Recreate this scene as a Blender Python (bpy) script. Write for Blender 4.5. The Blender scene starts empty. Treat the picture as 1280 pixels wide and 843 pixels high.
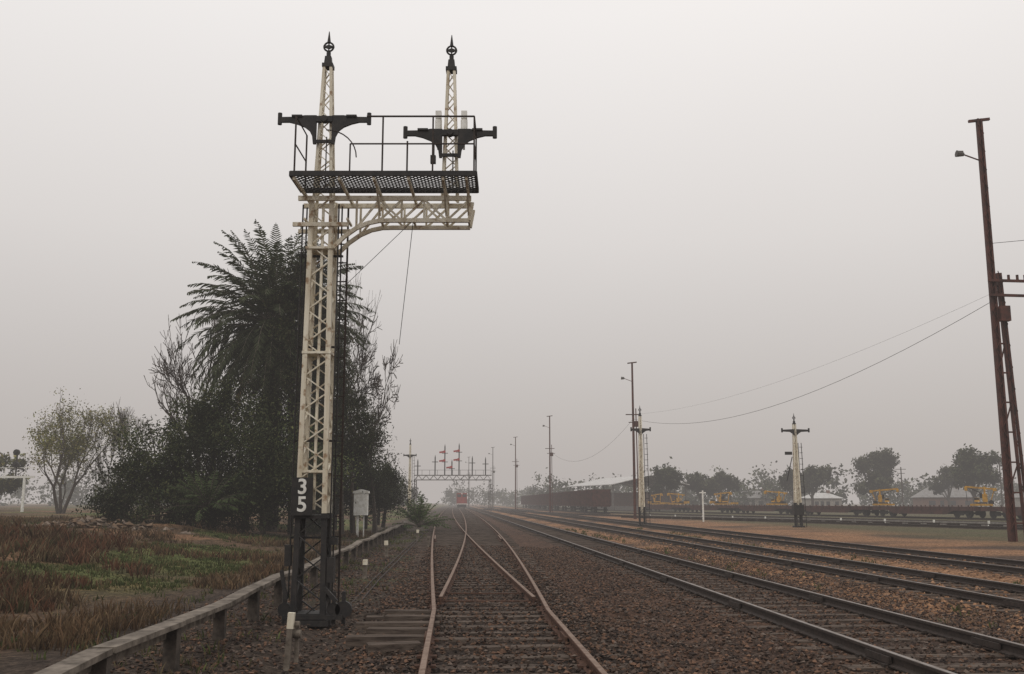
import bpy, math, random
import numpy as np
from mathutils import Vector, Matrix, noise
random.seed(7); np.random.seed(7)
S = bpy.context.scene
K = 0.057                     # yard direction: x drifts -K per metre of y
def T(xt, s): return (xt - K*s, s)
def smooth(t):
    t = max(0.0, min(1.0, t)); return t*t*(3-2*t)

# ------------------------------------------------------------ materials
def mat(name, col, rough=0.8, var=0.35, scale=6.0, metal=0.0, bump=0.2, col2=None, detail=6, spec=0.3, streak=False, rust=None):
    m = bpy.data.materials.new(name); m.use_nodes = True
    nt = m.node_tree; b = nt.nodes['Principled BSDF']
    tc = nt.nodes.new('ShaderNodeTexCoord')
    mp = nt.nodes.new('ShaderNodeMapping')
    if streak == 'x': mp.inputs['Scale'].default_value = (.12, 1, 1)
    elif streak: mp.inputs['Scale'].default_value = (1, 1, 0.15)
    nt.links.new(tc.outputs['Object'], mp.inputs['Vector'])
    n = nt.nodes.new('ShaderNodeTexNoise'); n.inputs['Scale'].default_value = scale
    n.inputs['Detail'].default_value = detail; n.inputs['Roughness'].default_value = 0.65
    nt.links.new(mp.outputs['Vector'], n.inputs['Vector'])
    r = nt.nodes.new('ShaderNodeValToRGB')
    c2 = col2 if col2 else tuple(c*(1-var) for c in col)
    r.color_ramp.elements[0].position = 0.36; r.color_ramp.elements[1].position = 0.6
    r.color_ramp.elements[0].color = (*c2, 1); r.color_ramp.elements[1].color = (*col, 1)
    nt.links.new(n.outputs['Fac'], r.inputs['Fac'])
    src = r.outputs['Color']
    if rust:
        n2 = nt.nodes.new('ShaderNodeTexNoise'); n2.inputs['Scale'].default_value = 9; n2.inputs['Detail'].default_value = 8
        nt.links.new(tc.outputs['Object'], n2.inputs['Vector'])
        r2 = nt.nodes.new('ShaderNodeValToRGB'); r2.color_ramp.elements[0].position = .57; r2.color_ramp.elements[1].position = .68
        nt.links.new(n2.outputs['Fac'], r2.inputs['Fac'])
        mm = nt.nodes.new('ShaderNodeMix'); mm.data_type = 'RGBA'
        nt.links.new(r2.outputs['Color'], mm.inputs[0]); nt.links.new(src, mm.inputs[6]); mm.inputs[7].default_value = (*rust, 1)
        src = mm.outputs[2]
    nt.links.new(src, b.inputs['Base Color'])
    b.inputs['Roughness'].default_value = rough; b.inputs['Metallic'].default_value = metal
    b.inputs['Specular IOR Level'].default_value = spec
    if bump:
        bp = nt.nodes.new('ShaderNodeBump'); bp.inputs['Strength'].default_value = bump
        bp.inputs['Distance'].default_value = 0.02
        nt.links.new(n.outputs['Fac'], bp.inputs['Height']); nt.links.new(bp.outputs['Normal'], b.inputs['Normal'])
    return m
def attr_mat(name, rough=0.75, transl=0.0, spec=0.2):
    m = bpy.data.materials.new(name); m.use_nodes = True
    nt = m.node_tree; b = nt.nodes['Principled BSDF']; out = nt.nodes['Material Output']
    a = nt.nodes.new('ShaderNodeAttribute'); a.attribute_name = 'tint'
    nt.links.new(a.outputs['Color'], b.inputs['Base Color'])
    b.inputs['Roughness'].default_value = rough; b.inputs['Specular IOR Level'].default_value = spec
    if transl > 0:
        t = nt.nodes.new('ShaderNodeBsdfTranslucent'); nt.links.new(a.outputs['Color'], t.inputs['Color'])
        mx = nt.nodes.new('ShaderNodeMixShader'); mx.inputs[0].default_value = transl
        nt.links.new(b.outputs[0], mx.inputs[1]); nt.links.new(t.outputs[0], mx.inputs[2])
        nt.links.new(mx.outputs[0], out.inputs['Surface'])
    return m

M_cream = mat('cream_paint', (.76,.71,.59), .6, col2=(.52,.45,.33), scale=5, bump=.1, streak=True, rust=(.30,.20,.12))
M_white = mat('white_paint', (.80,.79,.75), .6, col2=(.60,.58,.52), scale=7, bump=.1)
M_black = mat('black_paint', (.018,.017,.017), .6, col2=(.035,.03,.027), scale=8, bump=.1)
M_rail  = mat('rusty_rail', (.12,.065,.045), .9, col2=(.065,.038,.028), scale=14, bump=.2, spec=.15)
M_rail_top = mat('polished_rail_head', (.25,.22,.20), .5, col2=(.15,.12,.10), scale=5, metal=.3, bump=.05)
M_railtop_rust = mat('dull_rail_head', (.25,.18,.14), .75, col2=(.14,.09,.065), scale=9, bump=.05, spec=.2)
M_raildark = mat('dark_rail', (.05,.036,.03), .75, col2=(.03,.023,.019), scale=14, bump=.2)
M_sleeper = mat('weathered_timber', (.135,.105,.085), .95, col2=(.042,.031,.025), scale=16, bump=.8, streak='x', spec=.1)
M_timber = mat('old_plank', (.22,.185,.15), .9, col2=(.075,.06,.046), scale=5, bump=.6, detail=9)
M_post = mat('dark_post_timber', (.09,.072,.058), .9, col2=(.04,.032,.026), scale=8, bump=.6)
M_rustpole = mat('red_brown_steel', (.10,.036,.026), .7, col2=(.045,.022,.018), scale=3, bump=.1)
M_greypole = mat('grey_steel', (.12,.11,.10), .6, col2=(.08,.07,.065), scale=3, bump=.1)
M_yellow = mat('yellow_machine_paint', (.52,.28,.03), .6, col2=(.28,.15,.03), scale=2.5, bump=.05)
M_wagon = mat('wagon_red_brown', (.075,.030,.024), .8, col2=(.035,.018,.015), scale=2, bump=.15)
M_red = mat('locomotive_red', (.27,.030,.02), .55, col2=(.18,.022,.015), scale=2, bump=.03)
M_sigred = mat('signal_red', (.40,.03,.03), .5, scale=4, bump=.03)
M_glass = mat('dark_glass', (.02,.022,.025), .15, scale=3, bump=0, spec=.6)
M_roof = mat('corrugated_roof', (.26,.25,.24), .55, col2=(.17,.155,.14), scale=1.5, bump=.1, metal=.3)
M_roofl = mat('pale_roof', (.55,.54,.52), .6, col2=(.40,.38,.36), scale=1.5, bump=.1)
M_wall = mat('weatherboard', (.34,.31,.27), .8, scale=2, bump=.1)
M_brick = mat('brick', (.20,.11,.08), .9, scale=4, bump=.2)
M_bark = mat('bark', (.075,.058,.046), .95, col2=(.03,.024,.019), scale=7, bump=.8)
M_twig = mat('bare_twig', (.085,.066,.055), .95, col2=(.045,.035,.028), scale=7, bump=.3)
M_conc = mat('concrete', (.24,.22,.20), .9, col2=(.15,.135,.12), scale=5, bump=.3)
M_leaf = attr_mat('foliage', .65, .22)
M_grass = attr_mat('grass_blades', .8, .2)
M_stone = attr_mat('ballast_stone', .9, 0)
M_wire = mat('wire', (.03,.028,.027), .6, bump=0)

# ------------------------------------------------------------ geometry helpers
def empty(name, loc=(0,0,0), rz=0):
    o = bpy.data.objects.new(name, None); S.collection.objects.link(o)
    o.location = loc; o.rotation_euler = (0,0,rz); o.empty_display_size = .3
    return o
def mkmesh(name, V, F, m, parent=None, tint=None, loc=(0,0,0), rz=0, smooth_=False, mats=None, midx=None):
    me = bpy.data.meshes.new(name)
    me.from_pydata(V if isinstance(V, list) else V.tolist(), [], F if isinstance(F, list) else F.tolist())
    if mats:
        for q in mats: me.materials.append(q)
        me.polygons.foreach_set('material_index', midx)
    else: me.materials.append(m)
    if tint is not None:
        a = me.attributes.new('tint', 'FLOAT_COLOR', 'POINT')
        t4 = np.ones((len(V), 4), dtype=np.float32); t4[:, :3] = tint
        a.data.foreach_set('color', t4.ravel())
    if smooth_: me.polygons.foreach_set('use_smooth', [True]*len(me.polygons))
    me.update()
    o = bpy.data.objects.new(name, me); S.collection.objects.link(o)
    o.location = loc; o.rotation_euler = (0,0,rz)
    if parent: o.parent = parent
    return o
class Part:
    def __init__(s): s.V=[]; s.F=[]
    def add(s, V, F):
        n=len(s.V); s.V += [tuple(v) for v in V]; s.F += [tuple(i+n for i in f) for f in F]
    def box(s, c, d, rz=0, taper=1.0):
        x,y,z=c; a,b,h=d[0]/2,d[1]/2,d[2]/2; V=[]
        for k,t in ((-h,1.0),(h,taper)):
            for sx,sy in ((-1,-1),(1,-1),(1,1),(-1,1)):
                px,py=sx*a*t,sy*b*t
                V.append((x+px*math.cos(rz)-py*math.sin(rz), y+px*math.sin(rz)+py*math.cos(rz), z+k))
        s.add(V,[(3,2,1,0),(4,5,6,7),(0,1,5,4),(1,2,6,5),(2,3,7,6),(3,0,4,7)])
    def bar(s, p, q, w, h=None, up=(0,0,1)):
        h=h or w; p=Vector(p); q=Vector(q); d=(q-p).normalized(); u=Vector(up)
        if abs(d.dot(u))>.98: u=Vector((0,1,0))
        a=d.cross(u).normalized(); b=a.cross(d).normalized(); V=[]
        for c in (p,q):
            for sx,sy in ((-1,-1),(1,-1),(1,1),(-1,1)): V.append(c+a*sx*w/2+b*sy*h/2)
        s.add(V,[(3,2,1,0),(4,5,6,7),(0,1,5,4),(1,2,6,5),(2,3,7,6),(3,0,4,7)])
    def tube(s, p, q, r0, r1=None, n=6, caps=True):
        r1=r0 if r1 is None else r1; p=Vector(p); q=Vector(q); d=(q-p)
        if d.length<1e-6: return
        d.normalize(); u=Vector((0,0,1)) if abs(d.z)<.95 else Vector((1,0,0))
        a=d.cross(u).normalized(); b=a.cross(d); V=[]
        for c,r in ((p,r0),(q,r1)):
            for i in range(n):
                t=2*math.pi*i/n; V.append(c+a*math.cos(t)*r+b*math.sin(t)*r)
        F=[(i,(i+1)%n,n+(i+1)%n,n+i) for i in range(n)]
        if caps: F+= [tuple(range(n-1,-1,-1)), tuple(range(n,2*n))]
        s.add(V,F)
    def poly(s, pts, c, thick):      # pts in (x,z), extruded along y
        n=len(pts); V=[(c[0]+x,c[1]-thick/2,c[2]+z) for x,z in pts]+[(c[0]+x,c[1]+thick/2,c[2]+z) for x,z in pts]
        s.add(V,[tuple(range(n)),tuple(range(2*n-1,n-1,-1))]+[(i,i+n,(i+1)%n+n,(i+1)%n) for i in range(n)])
    def ring(s, c, R, r, n=16):
        pts=[(c[0]+R*math.cos(2*math.pi*i/n), c[1], c[2]+R*math.sin(2*math.pi*i/n)) for i in range(n)]
        for i in range(n): s.tube(pts[i],pts[(i+1)%n],r,n=5,caps=False)
    def done(s, name, m, parent=None, **k): return mkmesh(name, s.V, s.F, m, parent, **k)

def lattice(P, cx, cy, z0, z1, w0, w1, leg=.05, lace=.022, step=None):
    """four angle legs + zig-zag lacing on all four faces"""
    H=z1-z0; n=max(2,int(H/(step or (w0*.95))))
    def cor(i,t):
        w=(w0+(w1-w0)*t)/2-leg/2; sx,sy=[(-1,-1),(1,-1),(1,1),(-1,1)][i]
        return Vector((cx+sx*w, cy+sy*w, z0+H*t))
    for i in range(4): P.bar(cor(i,0),cor(i,1),leg)
    for f in range(4):
        a,b=f,(f+1)%4
        for k in range(n):
            t0=k/n; t1=(k+1)/n
            if k%2: a_,b_=b,a
            else: a_,b_=a,b
            P.bar(cor(a_,t0),cor(b_,t1),lace,lace*.5)
def finial(P, x, y, z, s=1.0):
    P.box((x,y,z+.03*s),(.17*s,.17*s,.06*s)); P.box((x,y,z+.12*s),(.12*s,.12*s,.14*s),taper=.8)
    P.tube((x,y,z+.19*s),(x,y,z+.27*s),.035*s,n=8)
    P.ring((x,y,z+.36*s),.075*s,.016*s)
    P.poly([(-.09*s,0),(0,-.035*s),(.09*s,0),(0,.035*s)],(x,y,z+.36*s),.03*s)
    P.tube((x,y,z+.43*s),(x,y,z+.62*s),.03*s,.006*s,n=8)
    P.tube((x,y,z+.28*s),(x,y,z+.46*s),.012*s,n=6)

# ------------------------------------------------------------ ground
TRK=[.55,5.4,9.9,14.4]
def H(x,y):
    xt=x+K*y
    z=.72*smooth((-5.6-xt)/9.0)
    if xt<-5: z += .10*noise.noise((x*.35,y*.35,2.0))*smooth((-5-xt)/3)+.06*noise.noise((x*1.1,y*1.1,5.0))*smooth((-5-xt)/2)
    if xt<-9 and y>30: z += .45*max(0,noise.noise((x*.3,y*.3,12.0))-.15)*smooth((-9-xt)/3)
    if xt>-2 and xt<17:
        d=min(abs(xt-c) for c in TRK)
        if y>16: d=min(d,abs(xt-1.5),abs(xt+.4))
        z -= .07*smooth((d-1.45)/.6)
    z += .015*noise.noise((x*2.1,y*2.1,9.0))
    return z
def N(x,y,f,o=0): return noise.noise((x*f,y*f,o))
def lerp(a,b,t): t=max(0,min(1,t)); return tuple(a[i]+(b[i]-a[i])*t for i in range(3))
def green(x,y):
    xt=x+K*y
    near=smooth((xt+11.5)/3)      # greenest strip lies beside the fence line
    return smooth((N(x,y,.17,11)-.02+.22*near)*4)*smooth((y-17)/6)*smooth((-4.6-xt)/1.5)
def gcol(x,y):
    xt=x+K*y
    n1=N(x,y,.9,1)*.5+.5; n2=N(x,y,.22,4)*.5+.5; n3=N(x,y,3.1,7)*.5+.5
    dirt=lerp((.08,.058,.044),(.045,.035,.028),n1)
    if xt<-3.2:
        c=lerp((.13,.08,.05),(.07,.054,.036),n1)
        c=lerp(c,(.22,.125,.07),smooth((N(x,y,.3,21)-.05)*5)*.75)
        c=lerp(c,lerp((.075,.10,.03),(.11,.12,.04),n3),green(x,y)*.85)
        c=lerp(dirt,c,(-4.6-xt)/1.6)
    elif xt<-1.0:
        c=lerp(dirt,(.07,.08,.035),smooth((N(x,y,.5,31)-.1)*4)*.5*smooth((y-14)/10))
    elif xt<2.1:
        c=lerp((.062,.044,.034),(.032,.025,.021),n1)
    elif xt<7.3:
        c=lerp((.12,.070,.048),(.058,.039,.030),n1)
        c=lerp(c,(.045,.034,.028),smooth((.9-abs(xt-5.4))/.5)*.6)
    else:
        o=lerp((.34,.18,.095),(.19,.115,.07),n1)
        g=lerp((.12,.078,.056),(.065,.046,.037),n3)
        d=min(abs(xt-c_) for c_ in TRK)
        t=smooth((d-.9)/.9)*smooth((n2-.22)*3)
        c=lerp(g,o,t)
        if xt>20:
            c=lerp(c,lerp((.085,.09,.042),(.12,.09,.06),n2),smooth((xt-20)/8))
    return c
def axis(lo,hi,a,b,st,g):
    v=list(np.arange(a,b+1e-6,st)); d=st; x=b
    while x<hi: d*=g; x+=d; v.append(x)
    d=st; x=a; L=[]
    while x>lo: d*=g; x-=d; L.append(x)
    return L[::-1]+v
xs=axis(-1800,1800,-16,15,.2,1.06); ys=axis(-60,2600,2,40,.25,1.05)
V=[];C=[]
for y in ys:
    for x in xs: V.append((x,y,H(x,y))); C.append(gcol(x,y))
nx=len(xs); F=[(j*nx+i,j*nx+i+1,(j+1)*nx+i+1,(j+1)*nx+i) for j in range(len(ys)-1) for i in range(nx-1)]
gm=bpy.data.materials.new('yard_ground'); gm.use_nodes=True; nt=gm.node_tree; b=nt.nodes['Principled BSDF']
a=nt.nodes.new('ShaderNodeAttribute'); a.attribute_name='tint'
geo=nt.nodes.new('ShaderNodeNewGeometry')
vo=nt.nodes.new('ShaderNodeTexVoronoi'); vo.inputs['Scale'].default_value=19
n1=nt.nodes.new('ShaderNodeTexNoise'); n1.inputs['Scale'].default_value=4; n1.inputs['Detail'].default_value=10; n1.inputs['Roughness'].default_value=.75
for n in (vo,n1): nt.links.new(geo.outputs['Position'],n.inputs['Vector'])
sep=nt.nodes.new('ShaderNodeSeparateColor'); nt.links.new(vo.outputs['Color'],sep.inputs[0])
mr=nt.nodes.new('ShaderNodeMapRange'); mr.inputs[3].default_value=.45; mr.inputs[4].default_value=1.6
nt.links.new(sep.outputs[0],mr.inputs[0])
mr2=nt.nodes.new('ShaderNodeMapRange'); mr2.inputs[1].default_value=.3; mr2.inputs[2].default_value=.7; mr2.inputs[3].default_value=.35; mr2.inputs[4].default_value=1.6
nt.links.new(n1.outputs['Fac'],mr2.inputs[0])
mu=nt.nodes.new('ShaderNodeMath'); mu.operation='MULTIPLY'; nt.links.new(mr.outputs[0],mu.inputs[0]); nt.links.new(mr2.outputs[0],mu.inputs[1])
vm=nt.nodes.new('ShaderNodeVectorMath'); vm.operation='SCALE'; nt.links.new(a.outputs['Color'],vm.inputs[0]); nt.links.new(mu.outputs[0],vm.inputs['Scale'])
nt.links.new(vm.outputs[0],b.inputs['Base Color']); b.inputs['Roughness'].default_value=.95; b.inputs['Specular IOR Level'].default_value=.1
bp=nt.nodes.new('ShaderNodeBump'); bp.inputs['Strength'].default_value=.8; bp.inputs['Distance'].default_value=.03
nt.links.new(mu.outputs[0],bp.inputs['Height']); nt.links.new(bp.outputs['Normal'],b.inputs['Normal'])
mkmesh('ground',V,F,gm,tint=np.array(C),smooth_=True)

# ballast stones
def stones(name, n, gen, smin, smax, cols):
    O=np.array([(1,0,0),(0,1,0),(-1,0,0),(0,-1,0),(0,0,1),(0,0,-1)],float)
    Fo=np.array([(0,1,4),(1,2,4),(2,3,4),(3,0,4),(1,0,5),(2,1,5),(3,2,5),(0,3,5)])
    P=[gen() for _ in range(n)]; P=np.array(P)
    sz=np.random.uniform(smin,smax,n); R=np.random.normal(size=(n,6,3))*.28
    V=(O[None]+R)*sz[:,None,None]*np.array([1,1,.7]); 
    th=np.random.uniform(0,6.28,n); c,s=np.cos(th),np.sin(th)
    X=V[:,:,0]*c[:,None]-V[:,:,1]*s[:,None]; Y=V[:,:,0]*s[:,None]+V[:,:,1]*c[:,None]
    V=np.stack([X,Y,V[:,:,2]],2)+P[:,None,:]
    Fa=(Fo[None]+(np.arange(n)*6)[:,None,None]).reshape(-1,3)
    ci=np.array(cols)[np.random.randint(0,len(cols),n)]*np.random.uniform(.5,1.3,(n,1))
    mkmesh(name,V.reshape(-1,3),Fa,M_stone,tint=np.repeat(ci,6,axis=0))
def gen_b():
    while True:
        s=7.5+ (random.random()**1.8)*32
        xt=random.uniform(-4.2,8.6); o=abs(xt-TRK[0])
        if o<.95 and random.random()<.45: continue
        if abs(xt-TRK[1])<1.3 and random.random()<.4: continue
        if xt<-1.2 and random.random()<.5: continue
        x,y=T(xt,s); z=H(x,y)+random.uniform(0,.025)
        if .95<o<1.5: z+=.035
        elif o<.95: z+=random.choice([0,.0,.045])+.01
        return (x,y,z)
stones('track_ballast',60000,gen_b,.012,.034,[(.12,.072,.048),(.065,.042,.032),(.155,.088,.057),(.08,.056,.043),(.038,.028,.024),(.125,.094,.076)])
def gen_o():
    s=14+random.random()**1.5*45; xt=random.uniform(7.6,17); x,y=T(xt,s); return (x,y,H(x,y)+.01)
stones('orange_gravel',9000,gen_o,.02,.05,[(.26,.14,.075),(.18,.11,.07),(.11,.08,.06),(.33,.19,.11)])

# ------------------------------------------------------------ tracks
PROF=[(-.062,0),(.062,0),(.062,.014),(.009,.03),(.009,.095),(.034,.103),(.034,.13),(.028,.136),(-.028,.136),(-.034,.13),(-.034,.103),(-.009,.095),(-.009,.03),(-.062,.014)]
def rail(name, path, z, parent, side, top):
    V=[];F=[];mi=[];n=len(PROF)
    for i,(x,y) in enumerate(path):
        a=path[max(0,i-1)]; c=path[min(len(path)-1,i+1)]; dx,dy=c[0]-a[0],c[1]-a[1]; L=math.hypot(dx,dy); nx_,ny_=dy/L,-dx/L
        for u,w in PROF: V.append((x+nx_*u,y+ny_*u,z+w))
    for i in range(len(path)-1):
        for k in range(n):
            k2=(k+1)%n; F.append((i*n+k,i*n+k2,(i+1)*n+k2,(i+1)*n+k)); mi.append(1 if k in (7,) else 0)
    F.append(tuple(range(n))[::-1]); mi.append(0); F.append(tuple(range((len(path)-1)*n,len(path)*n))); mi.append(0)
    return mkmesh(name,V,F,None,parent,mats=[side,top],midx=mi)
def sleeper(P,x,y,l,ang,z=.012,w=.24):
    P.box((x,y,z-.04),(l,w*random.uniform(.75,1.1),.09+random.uniform(-.026,.014)),rz=ang+random.uniform(-.045,.045))
Z_R=.028
def offs(path,d):
    out=[]
    for i,(x,y) in enumerate(path):
        a=path[max(0,i-1)]; c=path[min(len(path)-1,i+1)]; dx,dy=c[0]-a[0],c[1]-a[1]; L=math.hypot(dx,dy)
        out.append((x+dy/L*d,y-dx/L*d))
    return out
def track(path, side, top, plates=False):
    e=empty('railway_track')
    rail('rail_left',offs(path,-.835),Z_R,e,side,top); rail('rail_right',offs(path,.835),Z_R,e,side,top)
    P=Part(); acc=0
    for i in range(len(path)-1):
        p,q=path[i],path[i+1]; L=math.hypot(q[0]-p[0],q[1]-p[1]); ang=math.atan2(q[1]-p[1],q[0]-p[0])-math.pi/2
        t=acc
        while t<L:
            f=t/L; sleeper(P,p[0]+(q[0]-p[0])*f,p[1]+(q[1]-p[1])*f,2.65+random.uniform(-.08,.1),ang)
            t+=.68+random.uniform(-.04,.04)
        acc=t-L
    P.done('sleepers',M_sleeper,e)
    if plates:
        P=Part()
        for i in range(2,14):
            for d in (-.835,.835):
                x,y=T(plates+d,i*5.5+(1 if d>0 else 0)); 
                for q in (-.03,.03): P.bar((x+q,y-.3,.09),(x+q-K*.6,y+.3,.09),.03,.07)
        for s in np.arange(6,40,.68):
            for d in (-.835,.835):
                x,y=T(plates+d,s)
                for q in (-.08,.08): P.box((x+q,y,.035),(.05,.1,.03))
        P.done('fishplates_and_spikes',M_raildark,e)
    return e
def line(xt,s0,s1,st=6):
    n=int((s1-s0)/st); return [T(xt,s0+(s1-s0)*i/n) for i in range(n+1)]
track(line(5.4,-4,420),M_raildark,M_rail_top,5.4)
track(line(9.9,2,420),M_raildark,M_rail_top,9.9)
track(line(14.4,2,420),M_raildark,M_rail_top)
track([(60,20),(46,48),(31.8,65),(17.2,113),(8,150),(-8,260)],M_raildark,M_rail_top)
track([(66,30),(52,57),(39.6,81),(21.5,143),(-2,260)],M_raildark,M_rail_top)
wag_path=[(60.5,51),(48.5,99),(26.2,187),(6,290)]
track(wag_path,M_raildark,M_rail)
track(line(22.3,150,420),M_raildark,M_rail)
# turnout
e=empty('railway_turnout')
def cR(s): return .55+(1.5*(1-math.exp(-max(0,s-15)*.036/1.5)))
def cL(s): return .55-(1.9*(1-math.exp(-max(0,s-15)*.027/1.9)))
ss=list(np.arange(-3,80,1.0))+list(np.arange(80,420,8.0))
rail('outer_left_rail',[T(cL(s)-.835,s) for s in ss],Z_R,e,M_rail,M_railtop_rust)
rail('outer_right_rail',[T(cR(s)+.835,s) for s in ss],Z_R,e,M_rail,M_railtop_rust)
sb=[s for s in ss if s>=16.9]
rail('left_branch_inner_rail',[T(cL(s)+.835,s) for s in sb],Z_R-.001,e,M_rail,M_railtop_rust)
rail('right_branch_inner_rail',[T(cR(s)-.835,s) for s in sb],Z_R+.001,e,M_rail,M_railtop_rust)
for f,sg in ((cL,-1),(cR,1)):
    rail('check_rail',[T(f(s)+sg*.74,s) for s in np.arange(44,50,1.0)],Z_R,e,M_rail,M_railtop_rust)
P=Part(); s=-2
ang=math.atan(K)
while s<300:
    l=cL(s)-1.35; r=cR(s)+1.35
    if 12.2<s<16.0 and random.random()<.85: l-=random.uniform(.15,.6)
    x,y=T((l+r)/2,s); sleeper(P,x,y,(r-l)+random.uniform(-.12,.1),ang,z=.024 if s<60 else .02); s+=.64+random.uniform(-.07,.07)
P.done('sleepers',M_sleeper,e)
P=Part()
for s in np.arange(8,26,.65):
    for f,d in ((cL,-.835),(cR,.835)):
        x,y=T(f(s)+d,s)
        for q in (-.085,.085): P.box((x+q,y,.05),(.05,.12,.025),rz=ang)
for s in (17.2,18.6):
    x,y=T(.55,s); P.bar((x-1.0,y,.075),(x+1.0,y,.075),.05,.02)
for d in (-.285,1.385):
    x,y=T(d,12.5)
    for q in (-.03,.03): P.bar((x+q,y-.3,.095),(x+q-K*.6,y+.3,.095),.03,.07)
P.done('chairs_and_stretcher',M_rail,e)
# loose timbers beside the turnout
e=empty('loose_timbers'); P=Part()
for k,(xx,yy,l,rz_) in enumerate(((-1.50,12.5,1.0,.05),(-1.42,13.15,.85,-.03),(-1.48,13.9,1.0,.08),(-1.40,14.6,.8,-.06),(-1.50,15.4,.8,.02),(-1.35,11.8,.6,.25))):
    P.box((xx,yy,.055+.01*(k%2)),(l,.23,.11),rz=rz_)
P.done('timbers',M_sleeper,e)

# signal rodding along left side
e=empty('point_rodding'); P=Part()
for k,o in enumerate((-1.75,-1.62)):
    for s in range(16,60,6):
        x0,y0=T(o,s); x1,y1=T(o,s+6); P.bar((x0,y0,H(x0,y0)+.05),(x1,y1,H(x1,y1)+.05),.02)
P.done('rods',M_raildark,e)

# ------------------------------------------------------------ low timber cable run
e=empty('low_timber_fence'); P=Part(); Q=Part()
def fx(s): return -2.84-.0605*s
s=6.3; prev=None; i=0
while s<66:
    x=fx(s); z=H(x,s); top=.47+z*.55+.03*math.sin(i*1.7)
    P.box((x-.01,s,(z-.1+top-.05)/2),(.14,.11,top-.05-(z-.1)),rz=random.uniform(-.12,.12))
    if prev:
        a1_=random.uniform(-.012,.012); a2_=random.uniform(-.012,.012)
        Q.bar((prev[0]+a1_,prev[1]+.012,prev[2]+a2_),(x+a2_,s-.012,top+a1_),.20,.05)
        Q.bar((prev[0]-.075,prev[1]+.01,prev[2]-.09),(x-.075,s-.01,top-.09),.035,.11)
    prev=(x,s,top); s+=2.15; i+=1
P.done('posts',M_post,e); Q.done('rail_planks',M_timber,e)

# ------------------------------------------------------------ main bracket signal
e=empty('bracket_signal'); CX,CY=-2.9,14.8
P=Part(); B=Part(); W=Part(); G=Part()
lattice(P,CX,CY,1.55,6.3,.45,.37,leg=.07,lace=.036,step=.24)
lattice(B,CX,CY,0.0,1.55,.50,.45,leg=.075,lace=.035,step=.3)
for z in (.12,1.5): B.box((CX,CY,z),(.5,.5,.05))
B.box((CX,CY,.02),(.62,.62,.08))
for z in (2.15,3.9,5.5): P.box((CX,CY,z),(.43,.43,.035))
P.bar((CX+.02,CY-.12,1.6),(CX+.02,CY-.12,6.2),.035,.05)
for dx,dy in ((-.31,-.1),(-.28,.05),(.27,-.12),(.30,.0)):
    B.tube((CX+dx,CY+dy,.35),(CX+dx*.95,CY+dy,6.2),.013,n=5)
for z in (1.2,2.6,4.0,5.4):
    B.bar((CX-.33,CY-.05,z),(CX+.33,CY-.05,z),.03,.03)
for dx in (.10,.33):
    G.bar((CX+dx,CY+.38,.0),(CX+dx,CY+.30,6.3),.03,.012)
z=.3
while z<6.2: G.bar((CX+.10,CY+.37,z),(CX+.33,CY+.37,z),.018); z+=.3
for dx,s_ in ((-.34,.8),(.36,.8),(.5,1)):
    B.tube((CX+dx,CY-.2,.2),(CX+dx,CY-.12,.2),.12*s_,n=14); B.bar((CX+dx,CY-.16,.0),(CX+dx,CY-.16,.45),.05)
B.box((CX+.3,CY-.15,.75),(.1,.14,.35)); B.box((CX-.33,CY-.1,.95),(.09,.12,.3)); B.box((CX+.32,CY-.1,1.15),(.12,.1,.1))
B.bar((CX-.35,CY-.25,.1),(CX+.5,CY-.25,.1),.06)
B.bar((CX+.25,CY-.3,.5),(CX+.42,CY-.3,.32),.05); B.bar((CX-.38,CY-.28,.75),(CX-.3,CY-.28,.35),.05)
for yy in (CY-.2,CY+.2):
    top=6.27
    P.bar((CX-.35,yy,top),(-.62,yy,top),.05,.07)
    pts=[]
    for k in range(13):
        t=k/12; x=CX+.2+(2.05)*t
        zl=5.50+.42*(1-(1-min(1,t*2.6))**2.2); pts.append((x,zl))
    for (x0,z0),(x1,z1) in zip(pts,pts[1:]): P.bar((x0,yy,z0),(x1,yy,z1),.05,.06)
    P.bar((pts[-1][0],yy,pts[-1][1]),(-.60,yy,6.2),.05,.06)
    for k in (2,4,6,8,10,12): P.bar((pts[k][0],yy+.002,pts[k][1]),(pts[k][0],yy+.002,top),.03,.04)
    for k in (2,4,6,8,10):
        P.bar((pts[k][0],yy+.004,pts[k][1]),(pts[k+2][0],yy+.004,top-.02),.03,.03)
    for k in (4,8):
        P.bar((pts[k][0],yy-.006,top-.02),(pts[k+2][0],yy-.006,pts[k+2][1]),.03,.03)
    P.bar((CX-.42,yy,5.86),(CX+.42,yy,5.86),.05,.06)
for x in (-3.15,-2.5,-2.0,-1.5,-1.0,-.66):
    P.bar((x,CY-1.0,6.325),(x,CY+.3,6.325),.035,.05); P.bar((x,CY-.2,5.95),(x,CY+.2,5.95),.03)
    if x in (-2.0,-1.0,-.66): P.bar((x,CY-.62,6.28),(x,CY-.2,6.0),.025,.03)
X0,X1,Y0,Y1=-3.2,-.52,CY-1.02,CY-.22; ZW=6.385
for a_,b_ in (((X0,Y0),(X1,Y0)),((X0,Y1),(X1,Y1)),((X0,Y0),(X0,Y1)),((X1,Y0),(X1,Y1))):
    B.bar((*a_,ZW),(*b_,ZW),.035,.075)
w=Y1-Y0; d=.062; k=X0-w
while k<X1:
    for sg in (1,-1):
        xa,xb=(k,k+w) if sg==1 else (k+w,k); ya,yb=Y0,Y1
        dx=xb-xa
        ta=(X0-xa)/dx; tb=(X1-xa)/dx
        lo=max(0,min(ta,tb)); hi=min(1,max(ta,tb))
        if hi-lo>.03: B.bar((xa+dx*lo,ya+(yb-ya)*lo,ZW-.01+.004*sg),(xa+dx*hi,ya+(yb-ya)*hi,ZW-.01+.004*sg),.011,.014)
    k+=d*1.6
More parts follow.
